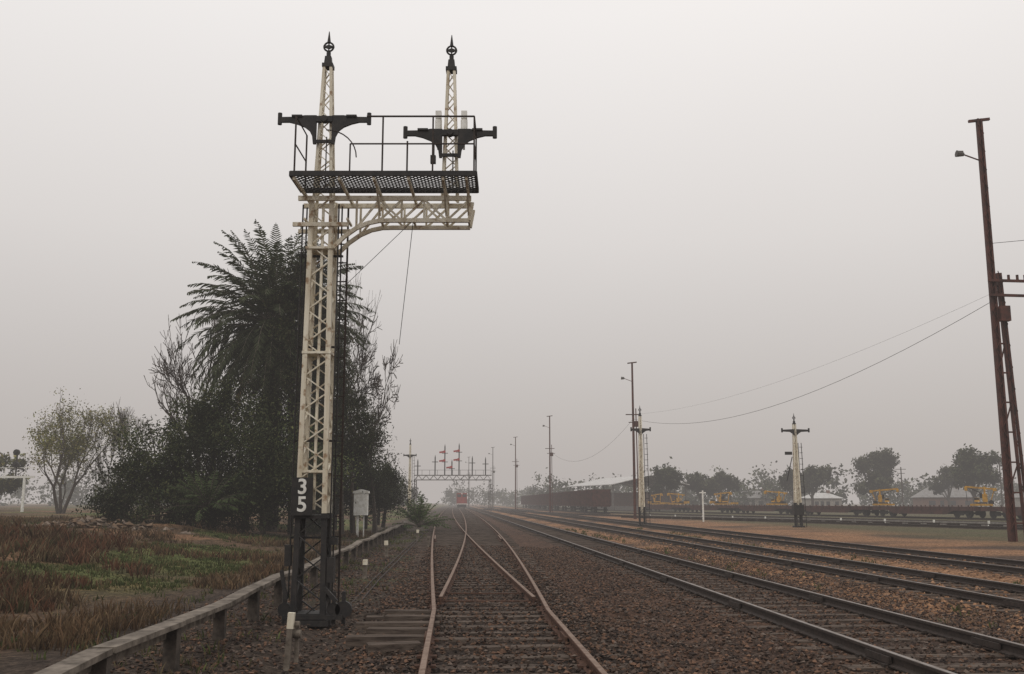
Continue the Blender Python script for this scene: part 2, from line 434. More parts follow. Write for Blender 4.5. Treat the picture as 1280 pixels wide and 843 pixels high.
for x in (X0+.05,-1.88,-1.52,-1.15,-.55):
    h=.88 if x not in (-1.52,) else .5
    G.tube((x,Y0+.03,ZW),(x,Y0+.03,ZW+h),.014,n=6)
for x in (-.55,X0+.05):
    G.tube((x,Y1,ZW),(x,Y1,ZW+.88),.014,n=6)
    for hh in (.88,.46): G.tube((x,Y0+.03,ZW+hh),(x,Y1,ZW+hh),.012,n=6)
G.tube((-2.12,Y0+.03,ZW+.88),(-.55,Y0+.03,ZW+.88),.014,n=6)
G.tube((-2.35,Y0+.03,ZW+.46),(-.55,Y0+.03,ZW+.46),.012,n=6)
G.tube((-2.35,Y0+.03,ZW+.46),(-2.35,Y0+.03,ZW),.012,n=6); 
pv=None
for k in range(9):
    a_=math.pi/2*k/8; p_=(-2.72+.45*math.sin(a_),Y0+.1,ZW+.28+.42*math.cos(a_))
    if pv: G.tube(pv,p_,.010,n=6)
    pv=p_
def mast(x,z0,zt,arm,w0,w1):
    lattice(P,x,CY,z0,zt,w0,w1,leg=.042,lace=.024,step=.17)
    finial(B,x,CY,zt,1.0)
    for sg in (-1,1):
        g=[(.12,-.40),(.165,-.40),(.18,-.28),(.225,-.19),(.30,-.13),(.42,-.08),(.54,-.05),(.70,-.05),(.70,.03),(.46,.035),(.30,.06),(.12,.06)]
        g=[(sg*a_,c_) for a_,c_ in g]
        if sg<0: g=g[::-1]
        B.poly(g,(x,CY-.16,arm),.05)
        B.tube((x+sg*.69,CY-.16,arm-.085),(x+sg*.69,CY-.16,arm+.1),.034,n=8)
        B.box((x+sg*.42,CY-.16,arm+.045),(.16,.10,.03))
    B.box((x,CY-.16,arm-.0),(.26,.07,.09)); B.box((x,CY-.165,arm-.36),(.30,.03,.05))
    B.tube((x,CY-.22,arm-.0),(x,CY-.10,arm-.0),.05,n=12)
    B.tube((x+.05,CY-.2,arm-.3),(x+.05,CY-.2,6.4),.01,n=5)
mast(-2.9,6.3,8.46,7.55,.30,.15)
mast(-.955,6.3,8.40,7.33,.27,.14)
for dx in (-.19,.21):
    W.tube((-.955+dx,CY-.05,7.42),(-.955+dx,CY-.05,7.58),.055,n=10); W.bar((-.955+dx,CY-.05,7.1),(-.955+dx,CY-.05,7.42),.03); W.box((-.955+dx,CY-.05,7.66),(.09,.09,.12))
B.box((-1.2,CY-.3,7.05),(.04,.04,.5)); B.box((-1.2,CY-.3,6.85),(.08,.08,.12))
P.done('cream_lattice',M_cream,e); B.done('black_ironwork',M_black,e); W.done('lamp_cases',M_white,e); G.done('ladder_and_handrail',M_raildark,e)
P=Part(); P.box((CX-.115,CY-.30,1.79),(.30,.025,.54)); P.done('number_plate',M_black,e)
for ch,z in (('3',1.83),('5',1.58)):
    cu=bpy.data.curves.new('digit_'+ch,'FONT'); cu.body=ch; cu.size=.30; cu.extrude=.003; cu.offset=.006; cu.align_x='CENTER'; cu.materials.append(M_white)
    o=bpy.data.objects.new('digit_'+ch,cu); S.collection.objects.link(o); o.location=(CX-.115,CY-.317,z); o.rotation_euler=(math.pi/2,0,0); o.parent=e
P=Part()
P.tube((-1.55,CY,5.95),(-2.75,CY+.4,4.9),.005,n=4); P.tube((-1.52,CY,5.95),(-1.95,CY+2.2,4.4),.005,n=4)
P.done('stay_wires',M_wire,e)

# ------------------------------------------------------------ other signals
def post_signal(x,y,h,base_black=1.8,w=.42,arm_z=None,name='semaphore_signal',arm_w=.8):
    e=empty(name,(x,y,H(x,y))); P=Part(); B=Part()
    lattice(P,0,0,base_black,h-.9,w,w*.5,leg=.085,lace=.05,step=.42)
    lattice(B,0,0,0,base_black,w*1.05,w,leg=.09,lace=.05,step=.42); B.box((0,0,.05),(.7,.7,.12))
    P.box((0,0,h*.5),(w*.45,.05,h-1.8-.3)); 
    finial(B,0,0,h-.9,1.3)
    az=arm_z or h-1.7
    for sg in (-1,1):
        g=[(.08,-.35),(.22,-.22),(.4,-.1),(arm_w,-.07),(arm_w,.06),(.08,.1)]; g=[(sg*a_,c_) for a_,c_ in g]
        B.poly(g if sg>0 else g[::-1],(0,-.25,az),.06); B.box((sg*arm_w,-.25,az+.02),(.1,.1,.3))
    for dx in (.32,.6): B.bar((dx,.15,0),(dx*.8,.15,h-2.2),.04)
    z=.4
    while z<h-2.3: B.bar((.32,.15,z),(.56,.15,z),.03); z+=.4
    P.done('lattice_post',M_cream,e); B.done('black_ironwork',M_black,e); return e
post_signal(9.45,73.5,8.9,1.4,arm_z=7.0,arm_w=.7)
e2=post_signal(20.1,71,8.1,1.7,arm_z=6.75,arm_w=.95,w=.45)
P=Part(); P.box((-.55,-.2,5.15),(.5,.08,.22)); P.bar((-.3,-.2,4.9),(-.75,-.2,3.2),.05); P.box((0,0,1.2),(.7,.6,.7)); P.done('balance_lever',M_black,e2)
post_signal(-12.4,122,9.6,1.6,arm_z=7.4,arm_w=.75)

# ------------------------------------------------------------ yard light poles
def yard_pole(x,y,h,m,double=False,r=.16,name='yard_light_pole'):
    e=empty(name,(x,y,H(x,y))); P=Part(); L=Part()
    if double:   # built-up pole: two channels with battens
        for dx in (-.13,.13): P.bar((dx,0,-.2),(dx*.6,0,h),.09,.2)
        k=.5
        while k<h-1: P.bar((-.12,-.11,k),(.12,-.11,k+.45),.06,.02); P.bar((.12,-.11,k+.45),(-.12,-.11,k+.9),.06,.02); k+=.9
        P.bar((0,.02,0),(0,.02,h-.02),.16,.06)
    else: P.tube((0,0,-.2),(0,0,h),r,r*.62,n=10)
    P.bar((-.5,0,h-.12),(.5,0,h+.0),.12,.12)
    P.bar((0,0,h-2.1),(-.9,0,h-1.75),.05,.05)
    L.tube((-.85,0,h-1.76),(-1.2,0,h-1.72),.09,.17,n=8); L.box((-1.05,0,h-1.66),(.3,.2,.1))
    if double:
        for dx in (-.1,.1): P.bar((.75+dx,.1,-.2),(.38+dx*.7,.1,h*.62),.08,.18)
        k=.3
        while k<h*.6:
            f=k/(h*.62); P.bar((.65-.37*f,-.0,k),(.85-.37*f,-.0,k+.5),.05,.02); P.bar((.85-.37*f,-.0,k+.5),(.65-.37*f,-.0,k+1.0),.05,.02); k+=1.0
        for k in range(9): 
            z=.8+k*1.35; f=z/(h*.62); P.bar((0,.05,z),(.7-.37*f,.1,z),.07,.07)
            if k%2: P.bar((0,.05,z),(.68-.37*(z+1.35)/(h*.62),.1,z+1.35),.05,.05)
        for z in (h*.60,h*.565): P.bar((-.25,-.16,z),(1.6,-.16,z-.05),.1,.12)
        for xx in (.7,1.1,1.45): P.tube((xx,-.16,h*.60),(xx,-.16,h*.60+.25),.06,n=6)
        P.box((.35,-.2,h*.52),(.45,.3,.7))
    else:
        P.bar((-.8,-.1,h*.66),(.8,-.1,h*.66),.1,.1); P.box((.35,-.05,h*.6),(.45,.3,.6)); P.bar((.4,0,0),(.3,0,h*.7),.1,.1)
        P.bar((-.5,-.1,h*.61),(.9,-.1,h*.61),.08,.08)
    P.done('pole_and_arms',m,e); L.done('lamp_head',M_greypole,e)
yard_pole(22.2,45,19.7,M_rustpole,True,.2)
yard_pole(12.9,106,16.6,M_rustpole)
yard_pole(6.5,172,16.6,M_rustpole)
yard_pole(.8,229,16.6,M_rustpole)
yard_pole(-5.2,272,16.6,M_greypole)
yard_pole(-14.2,330,16.6,M_greypole)
def wire(name,a,b,sag,r=.018,n=24):
    P=Part(); a=Vector(a); b=Vector(b); pv=None
    for i in range(n+1):
        t=i/n; p=a.lerp(b,t); p.z-=sag*4*t*(1-t)
        if pv: P.tube(pv,p,r,n=4,caps=False)
        pv=p
    P.done(name,M_wire)
wire('overhead_wire',(22.2,45,10.9),(12.9,106,10.5),2.4,.013)
wire('overhead_wire',(22.3,45,11.3),(12.9,106,11.0),1.2,.005)
wire('overhead_wire',(12.9,106,10.5),(6.5,172,10.5),3.0,.013)
wire('overhead_wire',(22.2,45,13.6),(60,20,14),.6,.012)

# ------------------------------------------------------------ signal gantry
e=empty('signal_gantry',(-11.6,197,0)); P=Part(); B=Part(); R=Part()
for sx in (-7.3,7.3): lattice(P,sx,0,0,6.1,.6,.5,leg=.14,lace=.08)
for zz in (6.1,7.0):
    for yy in (-.4,.4): P.bar((-7.6,yy,zz),(7.6,yy,zz),.16)
k=-7.5
while k<7.4:
    for yy in (-.4,.4): P.bar((k,yy,6.1),(k+.75,yy,7.0),.08); P.bar((k+.75,yy,7.0),(k+1.5,yy,6.1),.08)
    k+=1.5
for x,h,c in ((-6.9,2.6,0),(-3.5,3.4,0),(-1.6,5.5,1),(1.2,5.7,1),(-.2,2.5,1),(3.8,3.2,0),(6.4,3.0,0)):
    B.bar((x,0,7.0),(x,0,7+h),.22); B.tube((x,0,7+h),(x,0,7+h+.6),.14,.02,n=6)
    if c:
        for z in ((h-.9),(h-2.6)):
            if z>1:
                R.bar((x-.1,-.2,7+z),(x-1.1,-.2,7+z-.15),.08,.32); 
                R.tube((x-.1,-.25,7+z),(x-.1,-.15,7+z),.26,n=12)
                B.bar((x-.6,-.1,7+z-.3),(x+.6,-.1,7+z-.3),.12)
    else: B.bar((x-.6,-.1,7+h-.8),(x+.6,-.1,7+h-.8),.14)
for k in np.arange(-7.5,7.6,1.5): B.bar((k,-.6,7.0),(k,-.6,8.0),.06)
B.bar((-7.5,-.6,8),(7.5,-.6,8),.06)
P.done('gantry_truss',M_greypole,e); B.done('signal_masts',M_black,e); R.done('red_semaphore_arms',M_sigred,e)
# far left light signals
e=empty('colour_light_signals',(-50.0,99,.8)); P=Part(); B=Part()
P.bar((-8,0,3.4),(3,0,3.4),.15,.2)
for k in range(-8,3): P.bar((k,0,3.4),(k,0,4.3),.05)
P.bar((-8,0,4.3),(3,0,4.3),.06); P.bar((2,0,0),(2,0,3.4),.2); P.bar((-7,0,0),(-7,0,3.4),.2)
for x in (-.9,1.1):
    B.bar((x,0,3.4),(x,0,6.0),.10)
    for z in (5.8,4.6): B.tube((x,-.3,z),(x,-.05,z),.30,n=20); B.tube((x,-.45,z+.05),(x,-.3,z+.05),.13,n=10)
P.done('footbridge_beam',M_white,e); B.done('signal_heads',M_black,e)

# ------------------------------------------------------------ rolling stock
def wheels(B,x,sp=1.8,r=.46):
    for sx in (-sp/2,sp/2):
        for sy in (-.8,.8): B.tube((x+sx,sy-.06,r+.16),(x+sx,sy+.06,r+.16),r,n=18)
        B.tube((x+sx,-.9,r+.16),(x+sx,.9,r+.16),.08,n=8)
    for sy in (-.98,.98): B.bar((x-sp/2-.25,sy,.62),(x+sp/2+.25,sy,.62),.1,.22); B.box((x,sy,.62),(.6,.12,.42))
def flat_wagon(x,y,rz,L):
    e=empty('flat_wagon',(x,y,0),rz); P=Part(); B=Part()
    P.box((0,0,1.24),(L-.8,2.7,.12)); 
    for sy in (-1.3,1.3):
        P.bar((-L/2+.4,sy,1.03),(L/2-.4,sy,1.03),.1,.3)
        P.poly([(-L/2+3.2,0),(-L/2+4.4,-.4),(L/2-4.4,-.4),(L/2-3.2,0)],(0,sy,.9),.08)
    k=-L/2+.8
    while k<L/2-.6:
        for sy in (-1.37,1.37): P.box((k,sy,1.22),(.12,.08,.45))
        k+=1.5
    P.box((-L/2+.4,0,1.05),(.2,2.5,.4)); P.box((L/2-.4,0,1.05),(.2,2.5,.4))
    for sx in (-1,1): B.bar((sx*(L/2-.4),0,.95),(sx*L/2,0,.95),.2); wheels(B,sx*(L/2-2.4))
    P.done('deck_and_frame',M_wagon,e); B.done('bogies',M_black,e)
def yellow_crane(x,y,rz,sc,mirror,kind):
    e=empty('track_maintenance_crane',(x,y,1.31),rz); P=Part(); B=Part()
    s=mirror
    P.box((0,0,.18),(2.2*sc,1.6,.2)); B.box((0,0,.36),(1.0,1.1,.14))
    P.box((-.35*s,0,.85),(.45,.7,.8)); P.box((.4*s,.1,.68),(.5,.9,.42),taper=.85)
    B.box((.42*s,.1,.78),(.42,.92,.18)); B.box((-.9*s,0,.4),(.5,.9,.3)); B.box((.0,0,1.1),(.25,.5,.5))
    P.bar((-.35*s,0,1.25),(-.35*s,0,2.0),.18)
    P.bar((-1.3*s,0,1.75),(1.5*s*sc,0,2.0),.16,.18)
    P.bar((-.8*s,0,.35),(-1.25*s,0,1.7),.09); P.box((1.45*s*sc,0,1.8),(.28,.4,.4)); P.box((-1.3*s,0,1.7),(.36,.5,.3))
    B.bar((.1*s,0,1.4),(1.0*s*sc,0,1.85),.09); B.bar((1.45*s*sc,0,1.6),(1.4*s*sc,0,.5),.05)
    B.tube((-.9*s,-.5,.45),(-.9*s,.5,.45),.2,n=10)
    if kind: P.bar((.9*s,0,.3),(1.2*s*sc,0,1.9),.10); P.box((-1.9*s,0,.45),(.6,1.0,.4)); P.box((2.1*s,0,.3),(.7,1.1,.3)); B.box((-1.9*s,0,.75),(.4,.8,.2))
    P.done('yellow_body',M_yellow,e); B.done('turntable_and_windows',M_black,e)
a0=Vector((48.5,99)); a1=Vector((26.2,187)); d=(a1-a0); Ltot=d.length; d.normalize(); rz=math.atan2(d.y,d.x)
wl=Ltot/5
for i in range(6):
    c=a0+d*(wl*(i-.35)); flat_wagon(c.x,c.y,rz,wl-.5)
for t,sc,mi,kd in ((3.5,.9,1,0),(20,1.05,-1,0),(45,1.1,1,0),(62,.95,-1,1),(80,1.1,1,1),(89,.9,-1,1)):
    c=a0+d*t; yellow_crane(c.x,c.y,rz+random.uniform(-.5,.5)+.6,sc*1.05,mi,kd)
def open_wagon(x,y,rz,L):
    e=empty('open_wagon',(x,y,0),rz); P=Part(); B=Part()
    P.box((0,0,1.2),(L-.6,2.7,.2))
    for sy in (-1.35,1.35): P.box((0,sy,2.5),(L-.6,.08,2.4)); 
    for sx in (-1,1): P.box((sx*(L/2-.3),0,2.5),(.08,2.7,2.4)); wheels(B,sx*(L/2-2)); B.bar((sx*(L/2-.3),0,1),(sx*L/2,0,1),.2)
    k=-L/2+.5
    while k<L/2: 
        for sy in (-1.43,1.43): P.box((k,sy,2.5),(.12,.09,2.5))
        k+=1.2
    P.box((0,0,3.1),(L-.9,2.5,.5),taper=.8)
    P.done('body',M_wagon,e); B.done('bogies',M_black,e)
for i in range(11):
    s=160+i*15; x,y=T(22.3,s); open_wagon(x,y,math.pi/2+math.atan(K),14.4)
lx,ly=T(cR(290),290)
e=empty('diesel_locomotive',(lx,ly,0),math.pi/2+math.atan(K)); P=Part(); B=Part(); Y=Part(); G=Part()
P.box((0,0,1.45),(17.5,2.9,.5)); P.box((1.5,0,2.9),(14,2.7,2.5)); P.box((-6.6,0,3.0),(2.4,2.9,2.8)); P.box((-8.2,0,2.35),(1.2,2.4,1.5),taper=.85)
B.box((0,0,4.25),(12,1.6,.3)); wheels(B,-5.8,3.4,.5); wheels(B,5.8,3.4,.5); B.box((0,0,.9),(4,2.2,.8)); B.box((-8.85,0,.75),(.1,2.6,.7))
for sy in (-.75,.75): G.box((-7.81,sy,3.65),(.05,1.1,.75))
Y.box((-8.83,0,1.35),(.06,2.7,.2)); Y.tube((-7.85,0,4.2),(-7.7,0,4.2),.2,n=10)
P.done('red_body',M_red,e); B.done('bogies_and_roof',M_black,e); Y.done('white_markings',M_white,e); G.done('cab_windows',M_glass,e)

# ------------------------------------------------------------ buildings
def house(name,x,y,rz,w,d_,h,rh,wall,roof):
    e=empty(name,(x,y,0),rz); P=Part(); P.box((0,0,h/2),(w,d_,h)); 
    R=Part(); o=.5
    V=[(-w/2-o,-d_/2-o,h),(w/2+o,-d_/2-o,h),(w/2+o,d_/2+o,h),(-w/2-o,d_/2+o,h),(-w/2+d_*.3,0,h+rh),(w/2-d_*.3,0,h+rh)]
    R.add(V,[(0,1,5,4),(1,2,5),(2,3,4,5),(3,0,4),(3,2,1,0)])
    Wn=Part(); Tm=Part()
    for k in (-.32,.05,.34): Wn.box((k*w,-d_/2-.02,h*.55),(w*.12,.06,h*.35)); Tm.box((k*w,-d_/2-.01,h*.55-h*.2),(w*.14,.12,.12))
    Wn.box((-.14*w,-d_/2-.02,h*.38),(.9,.06,h*.72)); Tm.box((w*.25,0,h+rh),(.7,.7,1.3))
    P.done('walls',wall,e); R.done('roof',roof,e); Wn.done('windows_and_door',M_glass,e); Tm.done('trim_and_chimney',M_brick,e)
house('weatherboard_house',79,258,.1,8,7,2.8,1.4,M_wall,M_roofl)
house('weatherboard_house',108,252,-.1,13,8,3,2.4,M_brick,M_roof)
house('weatherboard_house',68,285,.2,12,8,3.0,2.0,M_wall,M_roof)
house('weatherboard_house',135,258,.0,12,8,3.0,2.0,M_wall,M_roof)
e=empty('goods_shed',(26,232,0),.25); P=Part(); R=Part(); B=Part()
V=[(-9,-16,5.6),(0,-16,7.6),(9,-16,5.6),(-9,16,5.6),(0,16,7.6),(9,16,5.6)]
R.add(V+[(v[0],v[1],v[2]-.15) for v in V],[(0,1,4,3),(1,2,5,4),(7,6,9,10),(8,7,10,11),(0,6,7,1),(1,7,8,2),(2,8,11,5),(0,3,9,6)])
for sy in range(-15,16,6):
    for sx in (-8.4,8.4): P.bar((sx,sy,0),(sx,sy,5.6),.25)
    P.bar((-8.4,sy,5.4),(0,sy,7.3),.15); P.bar((0,sy,7.3),(8.4,sy,5.4),.15)
B.box((3.5,2,2.0),(9,26,4)); P.box((0,0,.5),(16,30,.9))
P.done('frame_and_platform',M_greypole,e); R.done('roof',M_roofl,e); B.done('inner_store',M_brick,e)

# ------------------------------------------------------------ small line-side things
e=empty('signal_cabinet_on_post',(-7.55,49.5,H(-7.55,49.5))); P=Part(); P.box((.15,0,1.62),(.66,.4,1.05)); P.poly([(-.24,0),(.54,0),(.52,.1),(.15,.2),(-.22,.1)],(0,0,2.15),.46); P.done('cabinet',M_white,e)
P=Part(); P.bar((0,0,-.1),(0,0,1.1),.1); P.bar((.3,0,-.1),(.3,0,1.1),.05); P.done('posts',M_white,e)
P=Part(); P.box((.15,-.205,1.62),(.54,.01,.85)); P.box((.36,-.215,1.62),(.03,.03,.1)); P.done('door',M_white,e)
def stake(x,y,h,lean,m,w=.07):
    e=empty('marker_stake',(x,y,H(x,y))); P=Part(); P.bar((0,0,-.1),(lean,0,h*.72),w,w); P.done('stake',M_timber,e)
    P=Part(); P.bar((lean,0,h*.72+.002),(lean*1.35,0,h),w*1.15,w*1.15); P.done('painted_top',m,e)
stake(-2.42,11.1,.60,.03,M_cream,.06)
e=empty('signal_wire_pulley',(-2.36,11.2,0)); P=Part(); P.tube((-.02,-.05,.30),(.08,-.05,.30),.045,n=14); P.tube((.0,-.05,.40),(.06,-.05,.40),.035,n=12); P.box((.03,-.02,.18),(.04,.04,.36)); P.done('pulley_wheels',M_timber,e)
stake(-3.35,23.2,.42,.01,M_cream,.09); stake(-4.0,32.5,.5,-.02,M_cream,.1); stake(-3.3,40,.4,.02,M_timber,.1); stake(-4.3,46,.5,.02,M_cream,.1)
e=empty('white_marker_post',(17.4,92,0)); P=Part(); P.bar((0,0,-.1),(0,0,2.8),.13); P.bar((-.3,0,2.6),(.3,0,2.6),.1); P.done('post',M_white,e)
e=empty('cable_trough'); P=Part(); W=Part()
a_=Vector((44,56)); b_=Vector((15.5,116)); n=40
for i in range(n):
    p=a_.lerp(b_,i/n); q=a_.lerp(b_,(i+.96)/n); P.bar((p.x,p.y,.12),(q.x,q.y,.12),.5,.3)
    if i%3==0: W.box((p.x-.6,p.y,.2),(.12,.12,.4))
P.done('concrete_sections',M_conc,e); W.done('white_pegs',M_white,e)
e=empty('rodding_stools'); P=Part()
a_=Vector((36,60)); b_=Vector((12,118))
for k in range(3):
    o=k*.28; P.bar((a_.x+o,a_.y,.25),(b_.x+o,b_.y,.25),.05)
for i in range(34):
    p=a_.lerp(b_,i/34); P.box((p.x+.28,p.y,.1),(.9,.15,.3))
P.done('rods_and_stools',M_raildark,e)
def upole(x,y,h):
    e=empty('power_pole',(x,y,0)); P=Part(); P.tube((0,0,0),(0,0,h),.17,.12,n=8); P.bar((-1.1,0,h-.5),(1.1,0,h-.5),.12); P.bar((-.8,0,h-1.4),(.8,0,h-1.4),.12); P.done('pole',M_post,e)
upole(86,222,9.5); upole(103,212,11.5); upole(55,260,9); upole(40,300,9)

# ------------------------------------------------------------ vegetation
def quads(C,L,Wd,D=None,droop=0):
    n=len(C); 
    if D is None: D=np.random.normal(size=(n,3))
    D[:,2]-=droop; D/=np.linalg.norm(D,axis=1)[:,None]+1e-9
    U=np.cross(D,np.random.normal(size=(n,3))); U/=np.linalg.norm(U,axis=1)[:,None]+1e-9
    L=np.asarray(L).reshape(-1,1); Wd=np.asarray(Wd).reshape(-1,1)
    a=C-D*L/2; c=C+D*L/2; b_=C+U*Wd/2; d_=C-U*Wd/2
    return np.stack([a,b_,c,d_],1).reshape(-1,3), np.arange(n*4).reshape(-1,4)
def leaf_cols(n,cols,clump=None):
    c=np.array(cols)[np.random.randint(0,len(cols),n)]*np.random.uniform(.6,1.35,(n,1))
    if clump is not None: c=c*clump[:,None]
    return c
def leafobj(name,C,size,cols,parent=None,aspect=.5,droop=0,clump=None):
    n=len(C); L=np.random.uniform(.6,1.3,n)*size; V,F=quads(C,L,L*aspect,droop=droop)
    return mkmesh(name,V,F,M_leaf,parent,tint=np.repeat(leaf_cols(n,cols,clump),4,axis=0))
RMIN=[.0]
def grow(P,p,d,L,r,lv,tips,up,jit,kids,shrink,angs,nseg=3,ns=5):
    p=Vector(p); d=Vector(d).normalized()
    r=max(r,RMIN[0]); r1=max(r*.66,RMIN[0])
    for k in range(nseg):
        d=(d+Vector((random.gauss(0,1),random.gauss(0,1),random.gauss(0,1)))*jit*.3+Vector((0,0,up*.3))).normalized()
        q=p+d*L/nseg; ra=r+(r1-r)*k/nseg; rb=r+(r1-r)*(k+1)/nseg
        P.tube(p,q,ra,rb,n=ns if lv>2 else 3,caps=False)
        if lv<=1: tips.append(q.copy())
        p=q
        if lv>0 and k<nseg-1 and random.random()<.45:
            ax=d.cross(Vector((random.gauss(0,1),random.gauss(0,1),random.gauss(0,1)))).normalized()
            grow(P,p,Matrix.Rotation(random.uniform(*angs)*1.3,3,ax)@d,L*shrink*.7,r1*.55,max(0,lv-2),tips,up,jit,kids,shrink,angs,nseg,ns)
    if lv<=0: return
    for c in range(random.randint(*kids)):
        ax=d.cross(Vector((random.gauss(0,1),random.gauss(0,1),random.gauss(0,1)))).normalized()
        nd=Matrix.Rotation(random.uniform(*angs),3,ax)@d
        grow(P,p,nd,L*shrink*random.uniform(.75,1.15),r1*.82,lv-1,tips,up,jit,kids,shrink,angs,nseg,ns)
def tree(name,x,y,h,R,lv,leaves,size,cols,seed=0,cl=.5,r=None,kids=(2,3),bark=None,up=.3,trunk=.2,shrink=.78,aspect=.5,angs=(.25,.6),lo=.15,stems=1,rmin=.012):
    random.seed(seed); np.random.seed(seed); RMIN[0]=rmin
    z=H(x,y) if x<0 else 0
    e=empty(name,(x,y,z)); P=Part(); tips=[]; r=r or h*.016
    for k in range(stems):
        a_=k*6.28/stems; sp=.0 if stems==1 else .3
        grow(P,(sp*.5*math.cos(a_),sp*.5*math.sin(a_),-.2),(sp*math.cos(a_),sp*math.sin(a_),1),h*trunk,r,lv,tips,up,.35,kids,shrink,angs)
    A=np.array([tuple(t) for t in tips]); f=h/A[:,2].max(); rad=np.percentile(np.hypot(A[:,0],A[:,1]),93); g=R/rad
    sc=np.array([g,g,f]); P.V=[(v[0]*(g if abs(v[2])>.5 else 1),v[1]*(g if abs(v[2])>.5 else 1),v[2]*f) for v in P.V]
    P.done('trunk_and_limbs',bark or M_bark,e)
    if leaves:
        tp=A*sc; tp=tp[tp[:,2]>h*lo]
        idx=np.random.randint(0,len(tp),leaves)
        C=tp[idx]+np.random.normal(size=(leaves,3))*cl*np.array([1,1,.8])
        cf=np.random.uniform(.55,1.4,len(tp))[idx]
        leafobj('leaves',C,size,cols,e,aspect=aspect,clump=cf)
    return e
GD=[(.030,.041,.015),(.044,.054,.019),(.021,.029,.012),(.058,.060,.024)]
GO=[(.05,.055,.028),(.07,.07,.036),(.038,.042,.022)]
GY=[(.17,.165,.045),(.13,.14,.04),(.21,.18,.06)]
tree('leafy_tree',-40.2,90,11.0,4.2,5,9500,.21,GY,3,.45,bark=M_twig,kids=(2,3),stems=3,angs=(.2,.55),lo=.25,rmin=.012)
tree('bare_tree',-35.9,92,10.6,2.8,6,0,.18,GO,5,.3,bark=M_twig,kids=(2,3),stems=2,angs=(.2,.5),lo=.3,rmin=.014,r=.13)
tree('bare_tree',-18.9,60,12.6,3.6,6,0,.2,GO,8,bark=M_twig,kids=(2,3),angs=(.3,.7),r=.2,rmin=.013)
tree('bare_tree',-7.7,57,12.6,3.1,6,0,.2,GO,44,bark=M_twig,kids=(3,3),angs=(.35,.8),r=.2,rmin=.018,up=.12)
tree('bare_tree',-11.0,57,15.6,3.0,6,0,.2,GO,15,bark=M_twig,kids=(2,3),angs=(.3,.7),r=.2,rmin=.014)
# crowns made of many leaf clumps
def shrub(name,blobs,dens,size,cols,droop=.2,seed=0,aspect=.45,loc=(0,0,0),trunk=None):
    random.seed(seed); np.random.seed(seed)
    e=empty(name,loc); CC=[];CL=[]; P=Part()
    for (x,y,z,rx,ry,rz_) in blobs:
        n=int(dens*rx*rz_*4)
        nc=int(16+min(40,rx*rz_*5))
        u=np.random.normal(size=(nc,3)); u/=np.linalg.norm(u,axis=1)[:,None]
        sc=u*np.array([rx,ry,rz_])*np.random.uniform(.35,1.12,(nc,1))+np.array([x,y,z])
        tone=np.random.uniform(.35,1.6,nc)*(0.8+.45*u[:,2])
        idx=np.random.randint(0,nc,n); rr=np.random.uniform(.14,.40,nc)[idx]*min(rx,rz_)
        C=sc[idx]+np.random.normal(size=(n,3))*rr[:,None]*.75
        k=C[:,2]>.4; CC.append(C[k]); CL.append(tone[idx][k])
        if trunk: P.tube((trunk[0]*.5,trunk[1]*.5,z*.35),(x,y,z),rx*.07,rx*.04,n=6)
        else: P.tube((x,y,.2),(x+random.uniform(-.4,.4),y,z),.14,.07,n=6)
        for j in range(0,nc,2): P.tube((x,y,z-rz_*.4),tuple(sc[j]),.03*rx,.008*rx,n=4,caps=False)
    if trunk is not None: 
        zt=min(b_[2] for b_ in blobs); P.tube((0,0,-.2),(0,0,zt),zt*.07,zt*.045,n=8)
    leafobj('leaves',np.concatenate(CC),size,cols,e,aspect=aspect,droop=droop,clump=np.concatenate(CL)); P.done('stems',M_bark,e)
def gum(x,y,h,R,seed,cols=GO,dens=60,size=.7):
    random.seed(seed); bl=[]
    for k in range(7):
        a_=k*2.4; rr=R*random.uniform(.25,.72); zz=h*random.uniform(.48,.82)
        bl.append((rr*math.cos(a_),rr*math.sin(a_),zz,R*random.uniform(.28,.45),R*random.uniform(.28,.45),h*random.uniform(.10,.17)))
    bl.append((0,0,h*.82,R*.4,R*.4,h*.15))
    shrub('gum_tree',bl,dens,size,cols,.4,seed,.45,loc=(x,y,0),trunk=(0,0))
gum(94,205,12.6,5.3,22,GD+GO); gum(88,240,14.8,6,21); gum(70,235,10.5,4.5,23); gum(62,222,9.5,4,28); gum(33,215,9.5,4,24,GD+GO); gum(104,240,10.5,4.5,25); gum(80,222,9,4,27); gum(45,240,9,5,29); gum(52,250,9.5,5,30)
gum(-62,120,8,4.5,26,GO+GY,dens=100,size=.45)
